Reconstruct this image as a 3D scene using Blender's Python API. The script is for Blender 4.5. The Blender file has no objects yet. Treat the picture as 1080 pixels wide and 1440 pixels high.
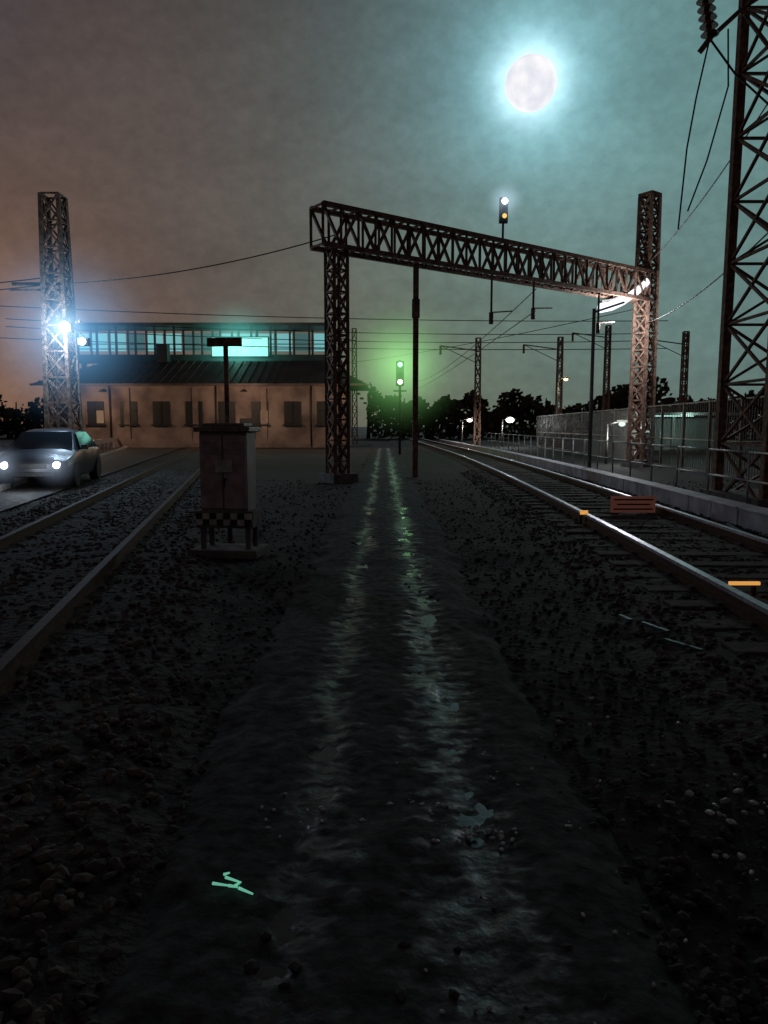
import bpy, bmesh, math, random
from mathutils import Vector, Matrix, noise
random.seed(7)
S=bpy.context.scene
S.view_settings.view_transform='Standard'
S.view_settings.look='None'
S.view_settings.exposure=0
COL=S.collection

# ---------------------------------------------------------------- materials
def mat(name,c1,c2=None,scale=8,rough=0.7,metal=0.0,bump=0.3,emit=None,es=0,detail=6,r2=None,bd=0.02):
    m=bpy.data.materials.new(name); m.use_nodes=True
    nt=m.node_tree; b=nt.nodes['Principled BSDF']
    tc=nt.nodes.new('ShaderNodeTexCoord')
    n=nt.nodes.new('ShaderNodeTexNoise'); n.inputs['Scale'].default_value=scale; n.inputs['Detail'].default_value=detail
    nt.links.new(tc.outputs['Object'],n.inputs['Vector'])
    r=nt.nodes.new('ShaderNodeValToRGB'); r.color_ramp.elements[0].position=.35; r.color_ramp.elements[1].position=.68
    r.color_ramp.elements[0].color=(*c1,1); r.color_ramp.elements[1].color=(*(c2 or c1),1)
    nt.links.new(n.outputs['Fac'],r.inputs['Fac']); nt.links.new(r.outputs['Color'],b.inputs['Base Color'])
    b.inputs['Roughness'].default_value=rough; b.inputs['Metallic'].default_value=metal
    if r2 is not None:
        mr=nt.nodes.new('ShaderNodeMapRange'); mr.inputs[1].default_value=.35; mr.inputs[2].default_value=.65
        mr.inputs[3].default_value=rough; mr.inputs[4].default_value=r2
        nt.links.new(n.outputs['Fac'],mr.inputs[0]); nt.links.new(mr.outputs[0],b.inputs['Roughness'])
    if bump:
        bp=nt.nodes.new('ShaderNodeBump'); bp.inputs['Strength'].default_value=bump; bp.inputs['Distance'].default_value=bd
        nt.links.new(n.outputs['Fac'],bp.inputs['Height']); nt.links.new(bp.outputs['Normal'],b.inputs['Normal'])
    if emit:
        b.inputs['Emission Color'].default_value=(*emit,1); b.inputs['Emission Strength'].default_value=es
    return m
def emis(name,c,s):
    m=bpy.data.materials.new(name); m.use_nodes=True; nt=m.node_tree; nt.nodes.clear()
    o=nt.nodes.new('ShaderNodeOutputMaterial'); e=nt.nodes.new('ShaderNodeEmission')
    e.inputs[0].default_value=(*c,1); e.inputs[1].default_value=s
    nt.links.new(e.outputs[0],o.inputs[0]); return m
def halo_emission(name,c,s,rad,pw=3.2):  # self-glowing volume fading outward, stands in for light scattered around a lamp
    m=bpy.data.materials.new(name); m.use_nodes=True; nt=m.node_tree; nt.nodes.clear()
    o=nt.nodes.new('ShaderNodeOutputMaterial'); e=nt.nodes.new('ShaderNodeEmission')
    tc=nt.nodes.new('ShaderNodeTexCoord'); L=nt.nodes.new('ShaderNodeVectorMath'); L.operation='LENGTH'
    nt.links.new(tc.outputs['Object'],L.inputs[0])
    mr=nt.nodes.new('ShaderNodeMapRange'); mr.inputs[1].default_value=0; mr.inputs[2].default_value=rad; mr.inputs[3].default_value=1; mr.inputs[4].default_value=0
    nt.links.new(L.outputs['Value'],mr.inputs[0])
    p=nt.nodes.new('ShaderNodeMath'); p.operation='POWER'; p.inputs[1].default_value=pw
    nt.links.new(mr.outputs[0],p.inputs[0])
    q=nt.nodes.new('ShaderNodeMath'); q.operation='MULTIPLY'; q.inputs[1].default_value=s
    nt.links.new(p.outputs[0],q.inputs[0]); nt.links.new(q.outputs[0],e.inputs[1])
    e.inputs[0].default_value=(*c,1); nt.links.new(e.outputs[0],o.inputs['Volume']); return m

M_rust=mat('rusty_painted_steel',(.10,.055,.04),(.34,.20,.14),9,.65,.2,.4,detail=10)
M_steel=mat('galvanised_steel',(.16,.15,.14),(.30,.28,.26),20,.5,.6,.2)
M_dark=mat('dark_steel',(.02,.02,.02),(.05,.045,.04),12,.6,.3,.2)
M_rail=mat('polished_rail',(.6,.57,.65),(.92,.9,.96),14,.3,.75,.05,r2=.42)
M_railside=mat('rail_side_rust',(.08,.045,.03),(.15,.08,.05),25,.8,.2,.3)
M_rusttop=mat('siding_rail_top',(.05,.03,.02),(.10,.065,.045),25,.7,.5,.1)
M_sleeper=mat('concrete_sleeper',(.05,.045,.04),(.12,.105,.09),9,.9,0,.5)
M_wire=mat('wire',(.05,.035,.03),(.09,.06,.05),5,.6,.3,0)
M_conc=mat('concrete',(.12,.105,.10),(.25,.225,.21),5,.85,0,.4)
M_white=mat('white_paint',(.4,.38,.35),(.75,.73,.7),12,.6,0,.1)
M_black=mat('black_paint',(.01,.01,.01),(.03,.03,.03),12,.5,0,.1)
M_ins=mat('brown_porcelain',(.16,.07,.045),(.28,.13,.09),10,.25,0,0)
M_orange=mat('glowing_orange',(.8,.3,.05),(.9,.45,.1),20,.4,0,0,(1,.45,.1),.7)  # bright by its own emission, not by reflected light
M_glass=mat('dark_glass',(.01,.012,.015),None,5,.06,0,0)
M_tyre=mat('rubber',(.015,.015,.015),(.03,.03,.03),20,.85,0,.2)
M_carp=mat('car_paint',(.05,.053,.065),(.07,.075,.085),3,.3,.4,0)

# ---------------------------------------------------------------- mesh helpers
def beam(bm,a,b,w=.05,h=None,mi=0):
    a=Vector(a); b=Vector(b); h=h or w; d=b-a
    if d.length<1e-6: return
    z=d.normalized(); up=Vector((0,0,1)) if abs(z.z)<.95 else Vector((0,1,0))
    x=z.cross(up).normalized(); y=x.cross(z)
    vs=[]
    for p in (a,b):
        for sx,sy in ((-1,-1),(1,-1),(1,1),(-1,1)):
            vs.append(bm.verts.new(p+x*sx*w/2+y*sy*h/2))
    for f in ((0,1,2,3),(7,6,5,4),(0,4,5,1),(1,5,6,2),(2,6,7,3),(3,7,4,0)):
        bm.faces.new([vs[i] for i in f]).material_index=mi
def box(bm,c,s,mi=0,rot=0):
    c=Vector(c); R=Matrix.Rotation(rot,3,'Z'); vs=[]
    for dz in (-1,1):
        for dx,dy in ((-1,-1),(1,-1),(1,1),(-1,1)):
            vs.append(bm.verts.new(c+R@Vector((dx*s[0]/2,dy*s[1]/2,dz*s[2]/2))))
    for f in ((3,2,1,0),(4,5,6,7),(0,1,5,4),(1,2,6,5),(2,3,7,6),(3,0,4,7)):
        bm.faces.new([vs[i] for i in f]).material_index=mi
def cyl(bm,a,b,r1,r2=None,n=12,mi=0):
    r2=r1 if r2 is None else r2
    a=Vector(a);b=Vector(b); z=(b-a).normalized(); up=Vector((0,0,1)) if abs(z.z)<.95 else Vector((0,1,0))
    x=z.cross(up).normalized(); y=x.cross(z); A=[];B=[]
    for i in range(n):
        t=2*math.pi*i/n; d=x*math.cos(t)+y*math.sin(t)
        A.append(bm.verts.new(a+d*r1)); B.append(bm.verts.new(b+d*r2))
    for i in range(n):
        f=bm.faces.new([A[i],A[(i+1)%n],B[(i+1)%n],B[i]]); f.material_index=mi; f.smooth=True
    bm.faces.new(A[::-1]).material_index=mi; bm.faces.new(B).material_index=mi
def obj(name,bm,mats,parent=None,loc=(0,0,0),rot=(0,0,0),bevel=0):
    bmesh.ops.recalc_face_normals(bm,faces=bm.faces)
    me=bpy.data.meshes.new(name); bm.to_mesh(me); bm.free()
    for m in (mats if isinstance(mats,(list,tuple)) else [mats]): me.materials.append(m)
    o=bpy.data.objects.new(name,me); COL.objects.link(o); o.location=loc; o.rotation_euler=rot
    if parent: o.parent=parent
    if bevel:
        b=o.modifiers.new('bevel','BEVEL'); b.width=bevel; b.segments=2; b.limit_method='ANGLE'
    return o
def empty(name,loc=(0,0,0),rot=(0,0,0)):
    e=bpy.data.objects.new(name,None); COL.objects.link(e); e.location=loc; e.rotation_euler=rot; e.empty_display_size=.3; return e
def sphere(name,loc,r,m,parent=None,seg=24,sub=True):
    bm=bmesh.new(); bmesh.ops.create_uvsphere(bm,u_segments=seg,v_segments=seg//2,radius=r)
    for f in bm.faces: f.smooth=True
    return obj(name,bm,m,parent,loc)
def point(name,loc,col,power,r=.1,parent=None):
    l=bpy.data.lights.new(name,'POINT'); l.color=col; l.energy=power; l.shadow_soft_size=r
    o=bpy.data.objects.new(name,l); COL.objects.link(o); o.location=loc
    if parent:o.parent=parent
    return o
def lattice_col(bm,base,h,w0,w1,step,leg=.08,br=.04,mi=0,rot=0):
    base=Vector(base); R=Matrix.Rotation(rot,3,'Z')
    n=max(2,int(h/step)); prev=None
    for i in range(n+1):
        t=i/n; w=w0+(w1-w0)*t
        c=[base+R@Vector((sx*w/2,sy*w/2,0))+Vector((0,0,h*t)) for sx,sy in ((-1,-1),(1,-1),(1,1),(-1,1))]
        for k in range(4): beam(bm,c[k],c[(k+1)%4],br,mi=mi)
        if prev:
            for k in range(4):
                beam(bm,prev[k],c[k],leg,mi=mi)
                beam(bm,prev[k],c[(k+1)%4],br,mi=mi); beam(bm,prev[(k+1)%4],c[k],br,mi=mi)
        prev=c
def wire(name,pts,r=.012,m=None,parent=None,sag=0):
    cu=bpy.data.curves.new(name,'CURVE'); cu.dimensions='3D'; cu.bevel_depth=r; cu.bevel_resolution=1
    if sag and len(pts)==2:
        a,b=Vector(pts[0]),Vector(pts[1]); pts=[a.lerp(b,i/16)-Vector((0,0,sag*4*(i/16)*(1-i/16))) for i in range(17)]
    s=cu.splines.new('POLY'); s.points.add(len(pts)-1)
    for i,p in enumerate(pts): s.points[i].co=(*p,1)
    cu.materials.append(m or M_wire)
    o=bpy.data.objects.new(name,cu); COL.objects.link(o)
    if parent:o.parent=parent
    return o
PH=(1+5**.5)/2
IV=[Vector(p).normalized() for p in ((-1,PH,0),(1,PH,0),(-1,-PH,0),(1,-PH,0),(0,-1,PH),(0,1,PH),(0,-1,-PH),(0,1,-PH),(PH,0,-1),(PH,0,1),(-PH,0,-1),(-PH,0,1))]
IF=((0,11,5),(0,5,1),(0,1,7),(0,7,10),(0,10,11),(1,5,9),(5,11,4),(11,10,2),(10,7,6),(7,1,8),(3,9,4),(3,4,2),(3,2,6),(3,6,8),(3,8,9),(4,9,5),(2,4,11),(6,2,10),(8,6,7),(9,8,1))
def stones(name,positions,m):
    V=[];F=[]
    for (x,y,z,r) in positions:
        R=Matrix.Rotation(random.random()*6.28,3,'Z')@Matrix.Rotation(random.uniform(-.6,.6),3,'X')
        sx,sy,sz=r*random.uniform(.8,1.5),r*random.uniform(.7,1.1),r*random.uniform(.45,.9); b=len(V)
        for p in IV:
            q=p*random.uniform(.75,1.2); V.append(R@Vector((q.x*sx,q.y*sy,q.z*sz))+Vector((x,y,z)))
        F+= [(a+b,c+b,d+b) for a,c,d in IF]
    me=bpy.data.meshes.new(name); me.from_pydata(V,[],F); me.materials.append(m)
    o=bpy.data.objects.new(name,me); COL.objects.link(o); return o

# ---------------------------------------------------------------- camera
cam=bpy.data.cameras.new('camera'); co=bpy.data.objects.new('camera',cam); COL.objects.link(co)
cam.sensor_fit='VERTICAL'; cam.sensor_height=36; cam.sensor_width=27; cam.lens=26; cam.clip_end=6000
co.location=(0,0,1.5); co.rotation_euler=(math.radians(90-6.582),0,0); S.camera=co

# ---------------------------------------------------------------- world (hazy night sky)
def dirv(az,el):
    az=math.radians(az);el=math.radians(el); return Vector((math.sin(az)*math.cos(el),math.cos(az)*math.cos(el),math.sin(el)))
MD=dirv(10.6,23.2)
W=bpy.data.worlds.new('World'); S.world=W; W.use_nodes=True; nt=W.node_tree; nt.nodes.clear()
out=nt.nodes.new('ShaderNodeOutputWorld'); bg=nt.nodes.new('ShaderNodeBackground'); nt.links.new(bg.outputs[0],out.inputs[0])
tc=nt.nodes.new('ShaderNodeTexCoord')
nrm=nt.nodes.new('ShaderNodeVectorMath'); nrm.operation='NORMALIZE'; nt.links.new(tc.outputs['Generated'],nrm.inputs[0])
def glow(d,power,col,s):
    dp=nt.nodes.new('ShaderNodeVectorMath'); dp.operation='DOT_PRODUCT'; dp.inputs[1].default_value=d
    nt.links.new(nrm.outputs[0],dp.inputs[0])
    mx=nt.nodes.new('ShaderNodeMath'); mx.operation='MAXIMUM'; mx.inputs[1].default_value=0; nt.links.new(dp.outputs['Value'],mx.inputs[0])
    pw=nt.nodes.new('ShaderNodeMath'); pw.operation='POWER'; pw.inputs[1].default_value=power; nt.links.new(mx.outputs[0],pw.inputs[0])
    sc=nt.nodes.new('ShaderNodeVectorMath'); sc.operation='SCALE'; sc.inputs[0].default_value=[c*s for c in col]
    nt.links.new(pw.outputs[0],sc.inputs['Scale']); return sc.outputs[0]
acc=None
def add(s):
    global acc
    if acc is None: acc=s; return
    a=nt.nodes.new('ShaderNodeVectorMath'); a.operation='ADD'; nt.links.new(acc,a.inputs[0]); nt.links.new(s,a.inputs[1]); acc=a.outputs[0]
sky=nt.nodes.new('ShaderNodeTexSky'); sky.sky_type='NISHITA'; sky.sun_disc=False; sky.sun_elevation=math.radians(23.2); sky.sun_rotation=math.radians(10.6)
sc=nt.nodes.new('ShaderNodeVectorMath'); sc.operation='SCALE'; sc.inputs['Scale'].default_value=.0006
nt.links.new(sky.outputs[0],sc.inputs[0]); add(sc.outputs[0])
base=nt.nodes.new('ShaderNodeCombineXYZ')
for i,v in enumerate((.028,.021,.022)): base.inputs[i].default_value=v
add(base.outputs[0])
add(glow(MD,1800,(.8,1,1.1),1.3))
add(glow(MD,500,(.35,.85,1.0),.5))
add(glow(MD,90,(.25,.75,.9),.18))
add(glow(MD,25,(.25,.7,.75),.06))
add(glow(dirv(28,20),14,(.38,1,1.0),.15))
add(glow(dirv(25,3),8,(.7,1,.8),.055))
add(glow(dirv(-31,3),50,(1,.42,.16),.14))
add(glow(dirv(-18,6),9,(1,.70,.56),.068))
add(glow(dirv(-37,27),110,(.0,.30,.65),.10))
add(glow(dirv(3,4),60,(.5,1,.35),.04))
def cl(scale,rot,lo,hi,det,src):
    mp=nt.nodes.new('ShaderNodeMapping'); mp.inputs['Scale'].default_value=scale; mp.inputs['Rotation'].default_value=rot
    nt.links.new(nrm.outputs[0],mp.inputs[0])
    nz=nt.nodes.new('ShaderNodeTexNoise'); nz.inputs['Scale'].default_value=1.0; nz.inputs['Detail'].default_value=det; nz.inputs['Roughness'].default_value=.6; nt.links.new(mp.outputs[0],nz.inputs['Vector'])
    mr=nt.nodes.new('ShaderNodeMapRange'); mr.inputs[1].default_value=.3; mr.inputs[2].default_value=.7; mr.inputs[3].default_value=lo; mr.inputs[4].default_value=hi
    nt.links.new(nz.outputs['Fac'],mr.inputs[0])
    fs=nt.nodes.new('ShaderNodeVectorMath'); fs.operation='SCALE'; nt.links.new(src,fs.inputs[0]); nt.links.new(mr.outputs[0],fs.inputs['Scale']); return fs.outputs[0]
a1=cl((5,5,11),(0,.25,0),.86,1.14,7,acc)
a2=cl((60,60,80),(0,.35,.1),.91,1.09,3,a1)
nt.links.new(a2,bg.inputs[0]); bg.inputs[1].default_value=1.0

mm=bpy.data.materials.new('moon_surface'); mm.use_nodes=True; n2=mm.node_tree; n2.nodes.clear()
o2=n2.nodes.new('ShaderNodeOutputMaterial'); e2=n2.nodes.new('ShaderNodeEmission'); t2=n2.nodes.new('ShaderNodeTexCoord'); z2=n2.nodes.new('ShaderNodeTexNoise')
z2.inputs['Scale'].default_value=.03; z2.inputs['Detail'].default_value=8; r2=n2.nodes.new('ShaderNodeValToRGB')
r2.color_ramp.elements[0].position=.35; r2.color_ramp.elements[0].color=(.78,.80,.88,1); r2.color_ramp.elements[1].position=.62; r2.color_ramp.elements[1].color=(1,.98,1,1)
n2.links.new(t2.outputs['Object'],z2.inputs['Vector']); n2.links.new(z2.outputs['Fac'],r2.inputs['Fac']); n2.links.new(r2.outputs[0],e2.inputs[0]); n2.links.new(e2.outputs[0],o2.inputs[0])
sphere('moon',tuple(MD*1500),44,mm,seg=64)
sl=bpy.data.lights.new('moonlight','SUN'); sl.energy=.46; sl.angle=math.radians(3); sl.color=(.78,.95,1)
so=bpy.data.objects.new('moonlight',sl); COL.objects.link(so); so.rotation_euler=(-MD).to_track_quat('-Z','Y').to_euler()

# ---------------------------------------------------------------- ground
gm=mat('gravelly_soil',(.008,.007,.006),(.045,.038,.033),9,.85,0,1.0,detail=12,r2=.98,bd=.03)
bm=bmesh.new()
xs=[-3000,-800,-200,-60,-30]+[ -16+i*.25 for i in range(129)]+[30,60,200,800,3000]
ys=[-300,-30,-5]+[.5*i for i in range(0,3)]+[1.2+i*.12 for i in range(90)]+[12+i for i in range(0,60)]+[80,120,200,500,1500,3500]
ys=sorted(set(round(y,3) for y in ys))
g=[]
for y in ys:
    row=[]
    for x in xs:
        z=0
        if -16<=x<=16 and 0<y<60: z=-.03+.05*noise.noise(Vector((x*.8,y*.8,0)))+.02*noise.noise(Vector((x*4,y*4,3)))
        if abs(x)<.7: z=-.05
        row.append(bm.verts.new((x,y,z-.01)))
    g.append(row)
for j in range(len(ys)-1):
    for i in range(len(xs)-1):
        f=bm.faces.new([g[j][i],g[j][i+1],g[j+1][i+1],g[j+1][i]]); f.smooth=True
obj('ground',bm,gm)

pm=mat('wet_trodden_path',(.009,.010,.010),(.068,.072,.072),11,.5,0,.9,detail=14,bd=.02)
n3=pm.node_tree; b3=n3.nodes['Principled BSDF']
tc3=n3.nodes.new('ShaderNodeTexCoord'); sp=n3.nodes.new('ShaderNodeSeparateXYZ'); n3.links.new(tc3.outputs['Object'],sp.inputs[0])
def M3(op,a,b=None):
    q=n3.nodes.new('ShaderNodeMath'); q.operation=op
    for i,v in enumerate((a,b)):
        if v is None: continue
        if isinstance(v,(int,float)): q.inputs[i].default_value=v
        else: n3.links.new(v,q.inputs[i])
    return q.outputs[0]
def nz3(scale,det):
    mp3=n3.nodes.new('ShaderNodeMapping'); mp3.inputs['Scale'].default_value=scale; n3.links.new(tc3.outputs['Object'],mp3.inputs[0])
    nn=n3.nodes.new('ShaderNodeTexNoise'); nn.inputs['Scale'].default_value=1; nn.inputs['Detail'].default_value=det; n3.links.new(mp3.outputs[0],nn.inputs['Vector']); return nn.outputs['Fac']
wx=M3('ADD',sp.outputs[0],M3('MULTIPLY',M3('SUBTRACT',nz3((.9,.9,.9),3),.5),.35))
def band(cx,w):
    d=M3('ABSOLUTE',M3('SUBTRACT',wx,cx)); v=M3('SUBTRACT',1.0,M3('DIVIDE',d,w)); return M3('MAXIMUM',v,0)
bb=M3('MAXIMUM',band(-.27,.24),band(.30,.34))
wet=M3('MULTIPLY',M3('SUBTRACT',M3('ADD',M3('ADD',M3('MULTIPLY',bb,.40),M3('MULTIPLY',nz3((1.2,.7,1),2),.5)),nz3((7,13,7),8)),.94),4.5)
wc=n3.nodes.new('ShaderNodeClamp'); n3.links.new(wet,wc.inputs[0])
n3.links.new(M3('SUBTRACT',.92,M3('MULTIPLY',wc.outputs[0],.58)),b3.inputs['Roughness'])
bm=bmesh.new(); rows=[]
LV=-.0085   # water level: only the two worn lines dip below it
for j in range(0,420):
    y=.8+j*.035*(1+j*.006); r=[]
    for i in range(89):
        x=-.88+i*.02
        z=.010+.016*noise.noise(Vector((x*4,y*2.6,1)))+.012*noise.noise(Vector((x*14,y*14,4)))+.007*noise.noise(Vector((x*35,y*35,9)))
        z-=.014*max(0,1-abs(x+.27)/.16)+.015*max(0,1-abs(x-.32)/.2)
        inside=max(0,1-abs(x+.27)/.20,1-abs(x-.32)/.25)
        if abs(x)<.75 and inside<.12: z=max(z,LV+.004+.004*noise.noise(Vector((x*20,y*20,6))))
        e=abs(x)/.88
        e2=e+.18*noise.noise(Vector((x*2.5,y*2.5,3)))
        if e2>.78: z-=(e2-.78)*.26
        if i in (0,88): z-=.08
        wob=.12*noise.noise(Vector((y*1.1,0,7 if x<0 else 12)))*max(0,(e-.6)/.4)
        r.append(bm.verts.new((x+wob,y,z)))
    rows.append(r)
for j in range(len(rows)-1):
    for i in range(88):
        f=bm.faces.new([rows[j][i],rows[j][i+1],rows[j+1][i+1],rows[j+1][i]]); f.smooth=True
obj('footpath',bm,pm)
bm=bmesh.new()
for xa,xb in ((-.47,-.07),(.07,.57)):
    y=1.2
    while y<14:
        q=[bm.verts.new(p) for p in ((xa,y,LV),(xb,y,LV),(xb,y+.5,LV),(xa,y+.5,LV))]; bm.faces.new(q); y+=.5
bmesh.ops.remove_doubles(bm,verts=bm.verts,dist=.001)
obj('puddles',bm,mat('muddy_water',(.02,.022,.022),(.035,.037,.037),14,.16,0,.35,bd=.006,r2=.3))

P_=[]
for k in range(26000):
    y=1.1+ (random.random()**1.7)*20; x=random.uniform(-1,1)*(1.0+y*.6)
    if abs(x)<.8 and random.random()<.93: continue
    if x<-9.1-.26*(y-17.6) : continue
    r=random.choice((.006,.009,.012,.016,.022))*random.uniform(.8,1.3)
    P_.append((x,y,-.028+.05*noise.noise(Vector((x*.8,y*.8,0)))+r*.3,r))
stones('loose_gravel',P_,mat('gravel_stone',(.010,.009,.008),(.085,.073,.065),5,.85,0,.2))
P_=[]
for cx,cy,sx,sy,nn_,rr in ((1.38,2.75,.09,.05,16,.018),(1.25,2.35,.1,.06,12,.011),(.33,2.6,.18,.04,60,.010),(.12,2.75,.06,.04,18,.012),(.2,1.75,.03,.01,3,.009),(-.25,2.7,.15,.08,20,.009),(.55,3.2,.25,.2,24,.009),(1.6,3.4,.4,.3,18,.012),(.55,1.95,.25,.25,24,.006)):
    for k in range(nn_): P_.append((random.gauss(cx,sx),random.gauss(cy,sy),.006,rr*random.uniform(.4,1.3)))
stones('pale_litter_scraps',P_,mat('pale_scrap',(.25,.28,.29),(.6,.64,.66),6,.45,0,.1))

# ---------------------------------------------------------------- railway tracks
def track(name,fx,y0,y1,top,bz):
    e=empty(name)
    bmR=bmesh.new(); bmS=bmesh.new(); bmB=bmesh.new()
    def tan(y): return (fx(y+.1)-fx(y-.1))/.2
    N=int((y1-y0)/1.0); 
    def nr(y):
        t=Vector((tan(y),1,0)).normalized(); return Vector((t.y,-t.x,0))
    prof=[(-.036,.15),(.036,.15),(.036,.115),(.010,.10),(.010,.03),(.065,.012),(.065,0),(-.065,0),(-.065,.012),(-.010,.03),(-.010,.10),(-.036,.115)]
    for s in (-.7525,.7525):
        prev=None
        for i in range(N+1):
            y=y0+(y1-y0)*i/N; c=Vector((fx(y),y,0)); n=nr(y)
            ring=[bmR.verts.new(c+n*(s+px)+Vector((0,0,pz+.03))) for px,pz in prof]
            if prev:
                for k in range(len(prof)):
                    f=bmR.faces.new([prev[k],prev[(k+1)%12],ring[(k+1)%12],ring[k]]); f.material_index=0 if k in(0,1,11) else 1
            prev=ring
    y=y0; st=[]
    while y<min(y1,70):
        box(bmS,(fx(y),y,-.02+random.uniform(-.006,.006)),(2.5,.24,.12),0,-math.atan(tan(y))+random.uniform(-.01,.01))
        for s in (-.7525,.7525):
            for q in (-.1,.1):
                if y<25: box(bmS,(fx(y)+s+q,y,.05),(.05,.09,.04),0,-math.atan(tan(y)))
        y+=.62
    prev=None; NB=int((y1-y0)/.25) if y1<170 else int((y1-y0)/.5)
    NB=min(NB,500)
    for i in range(NB+1):
        y=y0+(y1-y0)*(i/NB)**1.6; c=Vector((fx(y),y,0)); n=nr(y)
        ring=[bmB.verts.new(c+n*a+Vector((0,0,b+bz+.035*noise.noise(Vector((a*5,y*4,0)))))) for a,b in ((-2.1,-.12),(-1.55,.0),(-1.2,.012),(-.8,.02),(-.4,.02),(0,.012),(.4,.02),(.8,.02),(1.2,.012),(1.55,.0),(2.1,-.12))]
        if prev:
            for k in range(10): bmB.faces.new([prev[k],prev[k+1],ring[k+1],ring[k]]).smooth=True
        prev=ring
    for k in range(11000):
        y=y0+(random.random()**1.6)*24; a=random.uniform(-1.75,1.75); r=random.uniform(.014,.032)
        if abs(abs(a)-.7525)<.07: continue
        c=Vector((fx(y),y,0))+nr(y)*a; st.append((c.x,c.y,bz+.012+r*.2-(max(0,abs(a)-1.5)*.2),r))
    o=stones('ballast_stones',st,mat('ballast_stone',(.02,.017,.015),(.15,.125,.105),6,.85,0,.2)); o.parent=e
    obj('rails',bmR,[top,M_railside],e); obj('sleepers',bmS,M_sleeper,e,bevel=.01)
    obj('ballast_bed',bmB,mat('ballast',(.010,.008,.007),(.07,.058,.05),16,.85,0,1,detail=10,bd=.04),e)
    return e
def fx_main(y):
    t=min(y,45); x=3.27+.062*t-.0009*t*t
    if y>45: x+=(y-45)*(-.019)
    return x
track('railway_track',fx_main,1.0,260,M_rail,.01)
track('railway_track',lambda y:-2.15-.19*y,1.0,160,M_rusttop,.03)

bm=bmesh.new(); y=9
while y<70:
    j1=random.uniform(-.008,.008); a=Vector((fx_main(y)+1.62+j1,y,.12)); b=Vector((fx_main(y+.97)+1.62+j1,y+.97,.12)); beam(bm,a,b,.34,.30); beam(bm,a+Vector((0,0,.17)),b+Vector((0,0,.17)),.38,.04); y+=1.0
obj('cable_trough',bm,mat('pale_trough',(.38,.36,.41),(.75,.72,.8),2.5,.6,0,.3,detail=10),bevel=.01)
Hr=empty('hand_rail'); bm=bmesh.new(); y=9.5
hx=lambda y: 5.75+.062*y-.0006*y*y
while y<52:
    x=hx(y); cyl(bm,(x,y,0),(x,y,1.05),.024,n=8)
    for z in (.55,1.05): cyl(bm,(x,y,z),(hx(y+1.8),y+1.8,z),.02,n=8)
    y+=1.8
obj('posts_and_rails',bm,mat('white_tube',(.34,.35,.35),(.6,.62,.62),14,.5,.1,.1),Hr)

# ---------------------------------------------------------------- signal gantry
G=empty('signal_gantry')
A=Vector((-1.75,20,0)); B=Vector((9.87,28.6,0)); u=(B-A).normalized(); v=Vector((-u.y,u.x,0))
bm=bmesh.new(); n=26
for i in range(n):
    p=A.lerp(B,i/n); q=A.lerp(B,(i+1)/n)
    for s in (-.3,.3):
        a0=p+v*s;b0=q+v*s
        for z in (6.2,7.2): beam(bm,a0+Vector((0,0,z)),b0+Vector((0,0,z)),.12)
        beam(bm,a0+Vector((0,0,6.2)),a0+Vector((0,0,7.2)),.07)
        lo,hi=(6.2,7.2) if i%2 else (7.2,6.2)
        beam(bm,a0+Vector((0,0,lo)),b0+Vector((0,0,hi)),.07)
    for z in (6.2,7.2):
        beam(bm,p+v*-.3+Vector((0,0,z)),p+v*.3+Vector((0,0,z)),.05); beam(bm,p+v*-.3+Vector((0,0,z)),q+v*.3+Vector((0,0,z)),.04)
obj('truss_beam',bm,M_rust,G)
bm=bmesh.new(); lattice_col(bm,A+u*.6,6.2,.42,.42,.55,.09,.045,rot=.64); box(bm,A+u*.6+Vector((0,0,.1)),(.8,.8,.25),1,.64)
obj('left_mast',bm,[M_rust,M_conc],G)
bm=bmesh.new(); lattice_col(bm,B,10.0,.62,.5,.6,.12,.06,rot=.64); box(bm,B+Vector((0,0,.1)),(1,1,.25),1,.64)
box(bm,B+Vector((0,0,10.05)),(.6,.6,.08),0,.64)
obj('right_mast',bm,[M_rust,M_conc],G)
bm=bmesh.new(); C=A.lerp(B,.23); beam(bm,C,C+Vector((0,0,6.15)),.16,.2)
box(bm,C+Vector((0,0,4.9)),(.22,.3,.5))
obj('middle_post',bm,M_rust,G)
bm=bmesh.new()
for t,l in ((.42,1.2),(.55,.9),(.78,1.1)):
    C=A.lerp(B,t)-v*.3; beam(bm,C+Vector((0,0,6.2)),C+Vector((0,0,6.2-l)),.06); beam(bm,C+Vector((0,0,6.2-l)),C+u*.9+Vector((0,0,6.2-l*.9)),.04)
    cyl(bm,C+Vector((0,0,6.2-l)),C+Vector((0,0,5.85-l)),.07)
obj('catenary_hangers',bm,M_rust,G)
sg=empty('railway_signal',(3.73,24.06,0))
bm=bmesh.new(); cyl(bm,(0,0,7.25),(0,0,8.55),.035); box(bm,(0,-.05,8.2),(.26,.16,.75)); 
for z in (8.42,8.2,7.98): cyl(bm,(0,-.13,z),(0,-.27,z+.0),.075,.08)
obj('mast_and_head',bm,M_dark,sg)
for z,c,s,nm,rr in ((8.42,(.75,.85,1),4,'white_lens',.1),(7.98,(1,.55,.12),1.3,'amber_lens',.07)):
    bm=bmesh.new(); cyl(bm,(0,-.28,z),(0,-.30,z),rr); obj(nm,bm,emis(nm,c,s),sg)
sphere('painted_halo',(0,-.35,8.42),.7,halo_emission('signal_halo',(.6,.8,1),.9,.7,2),sg)  # emissive ball paints the halo of the white lens

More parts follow.
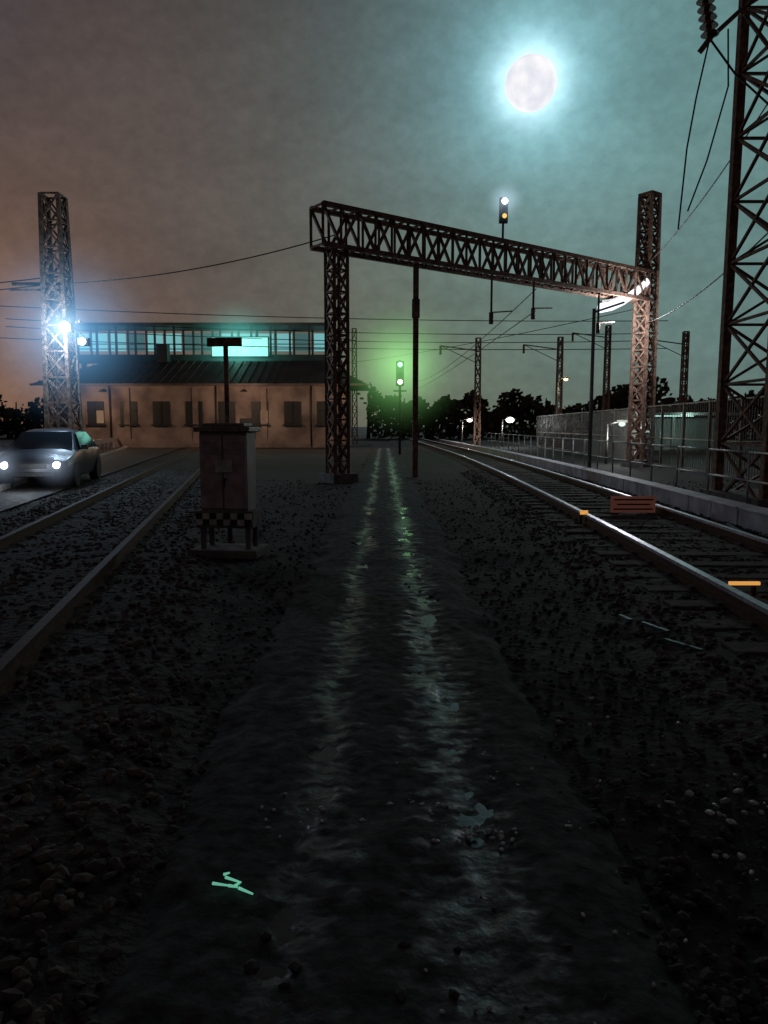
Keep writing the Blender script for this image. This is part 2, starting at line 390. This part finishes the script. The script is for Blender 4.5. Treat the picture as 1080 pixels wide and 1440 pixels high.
L=empty('gantry_lamp')
pts=[Vector((9.7,28.2,6.85)),Vector((9.25,28.0,6.45)),Vector((8.75,27.8,6.1)),Vector((8.3,27.7,5.88)),Vector((7.85,27.6,5.78))]
bm=bmesh.new()
for a,b in zip(pts,pts[1:]): beam(bm,a+Vector((0,0,.22)),b+Vector((0,0,.22)),.36,.05)
cyl(bm,pts[0]+Vector((0,0,.16)),(9.85,28.6,7.1),.05)
obj('reflector_hood',bm,M_steel,L)
bm=bmesh.new()
for a,b in zip(pts,pts[1:]): cyl(bm,a,b,.17,.17)
obj('fluorescent_tube',bm,emis('tube_glow',(.85,.9,1),1.6),L)
point('lamp_light',(8.6,27.0,5.4),(.9,.95,1),420,.4,L)

P=empty('steel_pole',(6.1,22,0)); bm=bmesh.new(); cyl(bm,(0,0,0),(0,0,4.9),.06,.05); box(bm,(0,0,.05),(.35,.35,.12)); cyl(bm,(0,0,4.8),(.9,.1,5.1),.03); obj('shaft',bm,M_steel,P)

# ---------------------------------------------------------------- lattice tower, right
T=empty('lattice_tower',(7.7,14,0))
bm=bmesh.new(); lattice_col(bm,(0,0,0),14,1.9,1.8,1.15,.16,.05); 
box(bm,(0,0,.08),(2.4,2.4,.3),1)
beam(bm,(-.85,-.85,5.1),(.85,-.85,5.1),.14); beam(bm,(-.85,-.85,5.25),(.85,-.85,5.25),.06)
obj('frame',bm,[M_rust,M_conc],T)
bm=bmesh.new()
beam(bm,(-.8,-.8,11),(-3.2,-.8,10.2),.1); beam(bm,(-.8,-.8,9.4),(-3.2,-.8,10.2),.07)
beam(bm,(-.8,-.8,7.3),(-1.75,-.8,8.4),.05)
obj('cross_arm',bm,M_rust,T)
bm=bmesh.new()
for i in range(9):
    z=9.1-i*.13; x=-2.45+i*.025; cyl(bm,(x,-.8,z),(x,-.8,z-.05),.10,.15,14); cyl(bm,(x,-.8,z-.05),(x,-.8,z-.13),.05,.05,8)
cyl(bm,(-2.48,-.8,9.1),(-2.6,-.8,10.3),.025)
beam(bm,(-2.25,-.8,7.95),(-1.75,-.8,8.4),.07); beam(bm,(-2.25,-.8,7.95),(-2.4,-.8,7.75),.09)
obj('insulator_string',bm,M_ins,T)
wire('drop_cable',[(-2.25,-.8,7.95),(-2.45,-.85,7.0),(-2.55,-.8,6.2),(-2.6,-.7,4.9)],.014,parent=T)
wire('drop_cable',[(-1.95,-.8,8.1),(-1.9,-.8,7.2),(-2.2,-.8,6.0),(-2.45,-.7,5.2)],.014,parent=T)
wire('drop_cable',[(-2.25,-.8,7.95),(-1.8,-.8,7.4),(-.95,-.8,6.7)],.018,parent=T)

# ---------------------------------------------------------------- left mast with flood lamp
Lm=empty('lamp_mast',(-9.45,22,0))
bm=bmesh.new(); lattice_col(bm,(0,0,0),8.05,.75,.5,.7,.1,.05); box(bm,(0,0,.08),(1.1,1.1,.3),1)
beam(bm,(-1.3,0,5.6),(.3,0,5.6),.08); beam(bm,(-1.3,-.2,5.4),(.3,-.2,5.4),.05)
beam(bm,(.1,0,4.45),(.75,-.3,4.5),.06)
obj('frame',bm,[M_rust,M_conc],Lm)
bm=bmesh.new(); box(bm,(.4,-.45,4.3),(.34,.2,.26)); box(bm,(.9,-.5,3.9),(.3,.2,.22)); beam(bm,(.4,-.2,4.45),(.9,-.4,4.0),.04); obj('floodlight_housing',bm,M_dark,Lm,bevel=.01)
bm=bmesh.new(); cyl(bm,(.4,-.56,4.3),(.4,-.6,4.3),.15,.17,20); cyl(bm,(.9,-.61,3.9),(.9,-.64,3.9),.1,.11,20); obj('floodlight_lens',bm,emis('cold_lens',(.6,.82,1),6),Lm)
sphere('painted_halo',(.45,-.6,4.2),3.2,halo_emission('cold_halo',(.2,.55,1),.5,3.2),Lm)  # flood lamp halo put in as glowing volumes, outer and core
sphere('painted_halo_core',(.42,-.75,4.28),.9,halo_emission('cold_core',(.6,.85,1),1.8,.9,2.5),Lm)
point('flood_light',(.5,-1.0,4.1),(.55,.78,1),260,.2,Lm)

# ---------------------------------------------------------------- footbridge
F=empty('footbridge',(0,64,0))
mw=mat('bridge_cladding',(.10,.11,.10),(.2,.2,.19),1,.6,0,.1)
bm=bmesh.new()
x0,x1=-27,-4.6
box(bm,((x0+x1)/2,0,7.2),(x1-x0,3,.5)); box(bm,((x0+x1)/2,0,9.9),(x1-x0,3.4,.25))
x=x0
while x<=x1+.01:
    box(bm,(x,-1.45,8.6),(.16,.16,2.3)); box(bm,(x,1.45,8.6),(.16,.16,2.3)); x+=(x1-x0)/14
for z in (7.9,8.3): box(bm,((x0+x1)/2,-1.5,z),(x1-x0,.06,.07))
for xx in (-26,-17,-8,-5): 
    for yy in (-1.2,1.2): beam(bm,(xx,yy,0),(xx,yy,7),.35)
for k in range(14):
    box(bm,(x1+.3+k*.3,0,7.1-k*.4),(.3,2.2,.1))
obj('deck_and_frame',bm,mw,F)
wm=mat('lit_window',(.05,.12,.11),(.1,.2,.18),.6,.4,0,0,(.32,.85,.88),.5)
wd=mat('dim_window',(.05,.12,.11),(.1,.2,.18),.6,.4,0,0,(.22,.5,.5),.22)
bm=bmesh.new(); bmd=bmesh.new()
for k in range(14):
    w=(x1-x0)/14; box(bmd if k in (3,6,7,12) else bm,(x0+w*(k+.5),1.3,8.75),(w-.3,.05,1.5))
obj('lit_windows',bm,wm,F); obj('dim_windows',bmd,wd,F)
bm=bmesh.new(); box(bm,(-11.9,-1.75,8.05),(4.6,.12,1.5)); obj('sign_face',bm,mat('sign_face',(.1,.5,.42),(.5,.8,.7),1.5,.4,0,0,(.4,1,.85),.85),F)
bm=bmesh.new(); box(bm,(-11.9,-1.66,8.05),(4.8,.05,1.7)); 
obj('sign_frame',bm,M_dark,F)
point('sign_light',(-11.9,-3.5,8),(.3,1,.8),120,.5,F)
sphere('painted_halo',(-11.9,-2.2,8.1),5,halo_emission('teal_halo',(.15,.8,.7),.24,5),F)  # teal halo of the sign, an added emissive ball

# ---------------------------------------------------------------- station building
Bd=empty('station_building',(0,54,0))
wl=mat('plastered_wall',(.14,.10,.085),(.36,.27,.22),.7,.9,0,.3,detail=10)
rf=mat('sheet_roof',(.06,.045,.04),(.14,.105,.09),.7,.6,.2,.3)
bm=bmesh.new(); box(bm,(-13.5,4,2.3),(21.5,9,4.6)); box(bm,(-13.5,4,.3),(21.7,9.2,.6)); box(bm,(-13.5,-.56,4.3),(21.5,.1,.14))
for x in (-23.9,-18.4,-13.5,-8.6,-3.1): box(bm,(x,-.56,2.3),(.4,.14,4.1))
obj('walls',bm,wl,Bd)
bm=bmesh.new()
X0,X1=-24.9,-1.2
ve=[(X0,-1.2,4.5),(X1,-1.2,4.5),(X1,9.2,4.5),(X0,9.2,4.5),(X0+3.5,4,6.5),(X1-3.5,4,6.5)]
vv=[bm.verts.new(p) for p in ve]
for f in ((0,1,5,4),(1,2,5),(2,3,4,5),(3,0,4),(3,2,1,0)): bm.faces.new([vv[i] for i in f])
for k in range(38):
    x=X0+.4+k*(X1-X0-.8)/37
    t=min(1,(x-X0)/3.5,(X1-x)/3.5); beam(bm,(x,-1.22,4.53),(x,-1.2+5.2*t,4.53+2*t),.06)
beam(bm,(X0,-1.28,4.45),(X1,-1.28,4.45),.14)
obj('roof',bm,rf,Bd)
bm=bmesh.new(); bm2=bmesh.new()
for k in range(9):
    x=-23+k*2.35
    box(bm,(x,-.53,2.5),(1.2,.06,1.6)); box(bm,(x,-.6,1.62),(1.4,.2,.1)); box(bm,(x,-.58,2.5),(.06,.06,1.6)); box(bm,(x,-.58,2.7),(1.2,.06,.06))
    if k in(1,6): box(bm2,(x+.31,-.575,2.2),(.5,.02,.9))
for x in (-19.6,-12.0,-5.2): cyl(bm,(x,-.62,.1),(x,-.62,4.4),.06,n=8)
obj('window_frames',bm,M_dark,Bd); obj('lit_panes',bm2,emis('warm_pane',(1,.6,.35),.2),Bd)
bm=bmesh.new(); box(bm,(-9.8,-.54,1.05),(1.1,.07,2.1)); box(bm,(-17,4,7),(.8,.8,1.6)); obj('door_and_chimney',bm,M_black,Bd)
for x,pw in ((-20,240),(-10,210),(-3,140)):
    bm=bmesh.new(); cyl(bm,(x,-.5,4.0),(x,-1.0,4.1),.03); cyl(bm,(x,-1.0,4.1),(x,-1.0,3.95),.08,.22); obj('wall_lamp',bm,M_dark,Bd)
    point('wall_lamp_light',(x,-4,3.7),(1,.68,.5),pw,.3,Bd)

# ---------------------------------------------------------------- green signal
Gs=empty('railway_signal',(.85,40,0))
bm=bmesh.new(); cyl(bm,(0,0,0),(0,0,5),.07); box(bm,(0,-.08,4.3),(.42,.2,1.3)); 
for z in (4.75,4.3,3.85): cyl(bm,(0,-.18,z),(0,-.38,z),.12,.13)
box(bm,(0,.1,3.4),(.7,.6,.05)); obj('mast_and_head',bm,M_dark,Gs)
for nm,z,c,s in (('green_lens',4.75,(.2,1,.3),4),('white_lens',3.85,(1,.95,.85),4)):
    bm=bmesh.new(); cyl(bm,(0,-.40,z),(0,-.42,z),.13); obj(nm,bm,emis(nm,c,s),Gs)
sphere('painted_halo',(0,-.6,4.7),4.2,halo_emission('green_halo',(.32,.9,.25),.36,4.2),Gs)  # green halo painted by emission, no scattering
point('signal_glow',(0,-1,4.7),(.3,1,.4),18,.2,Gs)

# ---------------------------------------------------------------- distant lamps / posts
def yard_lamp(x,y,h,c,s,r=.13,power=40):
    e=empty('yard_lamp',(x,y,0)); bm=bmesh.new(); cyl(bm,(0,0,0),(0,0,h),.06,.04,8); cyl(bm,(0,0,h),(.5,-.1,h+.12),.03,.03,8); box(bm,(.55,-.12,h+.12),(.5,.2,.1)); obj('post',bm,M_steel,e)
    o=sphere('bulb',(.55,-.12,h),r,emis('bulb_glow',c,s),e,12)
    o.scale=(1.2,1,.8); point('light',(.55,-.3,h-.2),c,power,.1,e)
yard_lamp(6.1,58,2.0,(1,.95,.85),4,.18,120); yard_lamp(8.9,56,2.0,(.9,1,1),6,.26,160); yard_lamp(13,56,5.0,(1,.85,.5),2,.15)
yard_lamp(9.0,30,1.6,(.9,1,.95),1,.12,90)

Sh=empty('platform_shelter',(14.3,36,0)); bm=bmesh.new(); box(bm,(0,0,2.1),(5,2.2,.12)); 
for xx in(-2.2,0,2.2): beam(bm,(xx,.8,0),(xx,.8,2.05),.12); 
box(bm,(0,.95,1),(4.6,.05,1.8),1); box(bm,(0,.5,.45),(3.6,.4,.06)); obj('roof_and_frame',bm,[M_steel,mw],Sh)
bm=bmesh.new(); box(bm,(-.6,-.8,2.0),(1.8,.1,.05)); obj('strip_lamp',bm,emis('strip',(.5,1,.9),1.6),Sh); point('light',(0,-1.4,1.8),(.6,1,.92),90,.3,Sh)

Fe=empty('mesh_fence'); bm=bmesh.new()
for k in range(22):
    y=9+k*2.2; x=8.6+.05*y; beam(bm,(x,y,0),(x,y,2.3),.07)
    if k<21:
        for z in (.15,1.1,2.25): beam(bm,(x,y,z),(x+.11,y+2.2,z),.04)
        for j in range(1,14): beam(bm,(x+.11*j/14,y+2.2*j/14,.15),(x+.11*j/14,y+2.2*j/14,2.25),.018)
obj('panels',bm,M_steel,Fe)

def marker(x,y,w,h,z,m,name='marker_board'):
    e=empty(name,(x,y,0)); bm=bmesh.new(); beam(bm,(-w*.35,.02,0),(-w*.35,.02,z),.03); beam(bm,(w*.35,.02,0),(w*.35,.02,z),.03); obj('legs',bm,M_dark,e)
    bm=bmesh.new(); box(bm,(0,0,z),(w,.03,h)); obj('board',bm,m,e,bevel=.004); return e
marker(3.15,6.35,.27,.03,.14,M_orange,'track_marker')
marker(3.05,11.2,.12,.06,.2,M_orange,'track_marker')
e=marker(4.2,12.4,.75,.28,.2,mat('faded_red_board',(.22,.08,.06),(.42,.2,.15),5,.7,0,.1,(.7,.25,.18),.06,detail=10),'warning_board')
bm=bmesh.new()
for k in range(3): box(bm,(0,-.018,.12+k*.08),(.66-.1*(k%2),.006,.025))
obj('lettering',bm,M_black,e)

bm=bmesh.new()
for (a,b) in (((4.9,11.6,.06),(4.8,10.6,.06)),((5.15,11.0,.05),(4.95,10.1,.05)),((2.05,5.2,.03),(1.95,5.45,.03)),((2.1,4.75,.03),(1.95,5.0,.03)),((1.9,5.55,.02),(1.86,5.7,.02))): beam(bm,a,b,.03,.02)
obj('reflection_strips',bm,mat('reflection_teal',(.04,.15,.14),(.16,.26,.25),30,.55,.5,.3))  # teal reflections by the track, put in as coloured strips

# ---------------------------------------------------------------- relay cabinet
Cb=empty('relay_cabinet',(-1.83,8.7,0),(0,0,-.12))
cm=mat('cabinet_paint',(.20,.15,.14),(.36,.29,.28),5,.55,.1,.2)
bm=bmesh.new(); box(bm,(0,0,.98),(.56,.36,.92)); obj('body',bm,cm,Cb,bevel=.012)
bm=bmesh.new(); box(bm,(0,0,1.47),(.66,.46,.06)); box(bm,(0,0,1.52),(.5,.34,.04)); obj('cap',bm,M_steel,Cb,bevel=.01)
bm=bmesh.new(); box(bm,(-.142,-.19,.98),(.262,.016,.84)); box(bm,(.142,-.19,.98),(.262,.016,.84)); 
for k in range(6): box(bm,(-.142,-.204,1.2+k*.025),(.18,.012,.012)); box(bm,(.142,-.204,1.2+k*.025),(.18,.012,.012))
obj('doors',bm,mat('door_paint',(.30,.22,.23),(.58,.48,.5),6,.5,.1,.2,detail=10),Cb,bevel=.004)
bm=bmesh.new(); box(bm,(.02,-.213,1.05),(.2,.012,.14)); obj('label_plate',bm,M_white,Cb)
bm=bmesh.new(); cyl(bm,(.03,-.2,.9),(.03,-.24,.9),.012); beam(bm,(.03,-.235,.9),(.03,-.235,.81),.014); obj('handle',bm,M_dark,Cb)
bm=bmesh.new()
for k in range(8):
    for j in range(2): box(bm,(-.29+k*.083,-.215,.40+j*.07),(.081,.02,.068),(k+j)%2)
obj('hazard_strip',bm,[M_white,M_black],Cb)
bm=bmesh.new(); box(bm,(0,0,.43),(.68,.40,.2)); 
for sx in (-.27,.27):
    for sy in(-.14,.14): beam(bm,(sx,sy,0),(sx,sy,.34),.06)
box(bm,(0,0,.03),(.8,.55,.1)); obj('plinth_frame',bm,M_conc,Cb,bevel=.01)
bm=bmesh.new(); cyl(bm,(-.1,.3,0),(-.1,.3,2.55),.03); box(bm,(-.1,.26,2.5),(.42,.04,.1)); obj('rear_post',bm,M_rust,Cb)

# ---------------------------------------------------------------- green bits on the path, emissive
Gk=empty('green_bits',(-.5,2.24,.02)); gmm=mat('green_emissive',(.1,.6,.4),(.2,.8,.6),60,.3,0,0,(.25,.85,.58),.45,)  # light on the leaf-like green bits is added as emission
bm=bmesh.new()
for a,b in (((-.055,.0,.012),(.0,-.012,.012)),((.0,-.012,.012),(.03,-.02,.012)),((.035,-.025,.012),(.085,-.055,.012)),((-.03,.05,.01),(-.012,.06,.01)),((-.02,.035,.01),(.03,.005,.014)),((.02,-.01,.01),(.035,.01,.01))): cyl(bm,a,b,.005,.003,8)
obj('pieces',bm,gmm,Gk)

# ---------------------------------------------------------------- service road, guard rail, car
bm=bmesh.new(); d=Vector((-.26,1,0)).normalized(); nn_=Vector((d.y,-d.x,0)); o0=Vector((-9.1,17.6,.006)); prev=None
for i in range(60):
    p=o0+d*(-14+i*4); yy=p.y
    wr=min(4.6,((-2.15-.19*yy)-2.2)-p.x)
    r=[bm.verts.new(p+nn_*-.3),bm.verts.new(p+nn_*max(.4,wr))]
    if prev: bm.faces.new([prev[0],prev[1],r[1],r[0]])
    prev=r
obj('service_road',bm,mat('asphalt',(.02,.02,.02),(.06,.055,.05),5,.6,0,.5,detail=12,r2=.85))
bm=bmesh.new()
for i in range(200):
    p=o0+d*(-10+i*1.0)+Vector((0,0,.05)); beam(bm,p,p+d*.985,.14,.16)
obj('kerb',bm,mat('whitewashed_kerb',(.3,.29,.27),(.55,.53,.5),6,.7,0,.2),bevel=.01)
Gr=empty('guard_rail'); bm=bmesh.new(); a=Vector((-11.0,20.5,0)); dd=Vector((-.25,1,0)).normalized()
for i in range(45):
    p=a+dd*i*2; beam(bm,p,p+Vector((0,0,.75)),.09)
    for z in (.52,.70): beam(bm,p+Vector((.06,0,z)),p+dd*2+Vector((.06,0,z)),.04,.11)
    beam(bm,p+Vector((.04,0,.61)),p+dd*2+Vector((.04,0,.61)),.03,.08)
obj('beam_and_posts',bm,mat('white_steel',(.5,.5,.5),(.7,.7,.7),10,.35,.5,.1),Gr)

Ca=empty('parked_car',(-8.75,19.6,.008),(0,0,.18))
sec=[(-2.12,.40,.62,.70,0),(-2.0,.28,.72,.82,0),(-1.5,.24,.84,.86,0),(-1.05,.24,.93,.87,0),(-.4,.24,1.36,.87,1),(.1,.24,1.43,.87,1),(.8,.24,1.40,.87,1),(1.55,.26,1.02,.86,.25),(1.95,.28,.97,.82,0),(2.12,.42,.88,.72,0)]
bm=bmesh.new(); prev=None
for y,zb,zt,w,cab in sec:
    belt=min(zt,.93)-.03; wt=w*(.72 if cab>.5 else .86)
    pr=[(-w*.93,zb),(-w,(zb+belt)*.5),(-w*.98,belt),(-wt,zt-.04),(-wt*.7,zt),(0,zt+.02),(wt*.7,zt),(wt,zt-.04),(w*.98,belt),(w,(zb+belt)*.5),(w*.93,zb)]
    ring=[bm.verts.new((x,y,z)) for x,z in pr]
    if prev:
        for k in range(11): 
            f=bm.faces.new([prev[k],prev[(k+1)%11],ring[(k+1)%11],ring[k]]); f.smooth=True
    else: bm.faces.new(ring)
    prev=ring
bm.faces.new(prev[::-1])
obj('body',bm,M_carp,Ca,bevel=.02)
bm=bmesh.new()
def quad(ps): bm.faces.new([bm.verts.new(p) for p in ps])
quad([(-.72,-1.04,.965),(.72,-1.04,.965),(.60,-.47,1.36),(-.60,-.47,1.36)])
for s in(-1,1): quad([(s*.865,-.8,.95),(s*.865,1.35,.95),(s*.665,.85,1.355),(s*.665,-.35,1.345)])
obj('windows',bm,M_glass,Ca)
bm=bmesh.new()
for sx in(-.78,.78):
    for yy in(-1.35,1.35): cyl(bm,(sx-.11,yy,.32),(sx+.11,yy,.32),.32,.32,20)
obj('wheels',bm,M_tyre,Ca)
bm=bmesh.new()
for sx in(-.58,.58): cyl(bm,(sx,-2.06,.58),(sx,-2.15,.58),.09,.08,16)
obj('headlamps',bm,emis('headlamp',(.85,.92,1),5),Ca)
bm=bmesh.new(); box(bm,(0,-2.13,.56),(.7,.03,.12)); box(bm,(0,-2.10,.36),(1.1,.08,.1)); 
for s in(-1,1): box(bm,(s*.95,-.75,.98),(.16,.1,.12))
obj('grille_and_mirrors',bm,M_black,Ca,bevel=.01)
sphere('painted_halo',(.58,-2.25,.6),.7,halo_emission('headlamp_halo',(.6,.75,1),1.0,.7),Ca)  # headlamp halos are added glowing balls
sphere('painted_halo',(-.58,-2.25,.6),.7,halo_emission('headlamp_halo',(.6,.75,1),1.0,.7),Ca)
point('headlamp_light',(0,-2.9,.6),(.85,.92,1),14,.2,Ca)

# ---------------------------------------------------------------- overhead wires
for (a,b,s) in [((-30,60,10.0),(24,66,9.6),.5),((-30,60,9.4),(24,66,9.0),.6),((-30,58,10.7),(24,64,10.4),.4),((-30,58,8.3),(24,64,8.1),.4),
                ((-9.4,22,5.6),(-1.2,20.4,6.6),.25),((-22,22,5.3),(-9.6,22,5.6),.3),((-22,22,5.5),(-9.6,22,5.8),.3),
                ((5.0,25,6.0),(3.5,75,6.0),.5),((5.0,25,5.3),(3.5,75,5.3),.15),
                ((9.9,28.6,6.0),(-8,70,7),.4),((6.9,13.2,7.6),(9.9,28.6,7.6),.3),((6.9,13.2,5.1),(9.9,28.6,5.4),.3)]:
    wire('overhead_wire',[a,b],.016 if a[1]<50 else .035,sag=s)
for x,y,h in ((-2.6,66,10),(7.5,60,8.5),(14.5,62,8.8),(19,64,10),(24,60,9)):
    e=empty('catenary_mast',(x,y,0)); bm=bmesh.new(); lattice_col(bm,(0,0,0),h,.45,.35,1,.09,.05); beam(bm,(0,0,h-1),(-3,0,h-.6),.08); beam(bm,(0,0,h-2),(-3,0,h-.6),.05); cyl(bm,(-3,0,h-.6),(-3,0,h-1.3),.09); obj('frame',bm,M_rust,e)

# ---------------------------------------------------------------- distant tree belt (leafy clumps)
def treebelt(name,x0,x1,y,h,n,c1,c2):
    V=[];Fc=[]
    for k in range(n):
        x=random.uniform(x0,x1); hh=h*(.6+.5*noise.noise(Vector((x*.11,0,2)))+.3*noise.noise(Vector((x*.4,0,5))))
        z=random.random()**.7*hh; yy=y+random.uniform(-5,5); s=random.uniform(.2,.65)
        n1=Vector((random.uniform(-1,1),random.uniform(-1,1),random.uniform(-1,1))).normalized(); t=n1.orthogonal().normalized(); w=n1.cross(t)
        c=Vector((x,yy,z)); b=len(V); V+=[c+t*s,c+w*s*.6,c-t*s*.8,c-w*s*.7]; Fc.append((b,b+1,b+2,b+3))
    me=bpy.data.meshes.new(name); me.from_pydata(V,[],Fc); me.materials.append(mat('foliage',c1,c2,.5,.8,0,0))
    o=bpy.data.objects.new(name,me); COL.objects.link(o)
    bm=bmesh.new(); x=x0
    while x<x1:
        cyl(bm,(x,y,0),(x+random.uniform(-.4,.4),y,h*.6),.25,.08,6); x+=random.uniform(3,6)
    obj('trunks',bm,M_dark,o)
treebelt('distant_trees',-2,95,95,8.5,15000,(.05,.035,.025),(.13,.095,.06))
treebelt('distant_trees',-90,-20,100,8,9000,(.04,.03,.02),(.10,.075,.05))
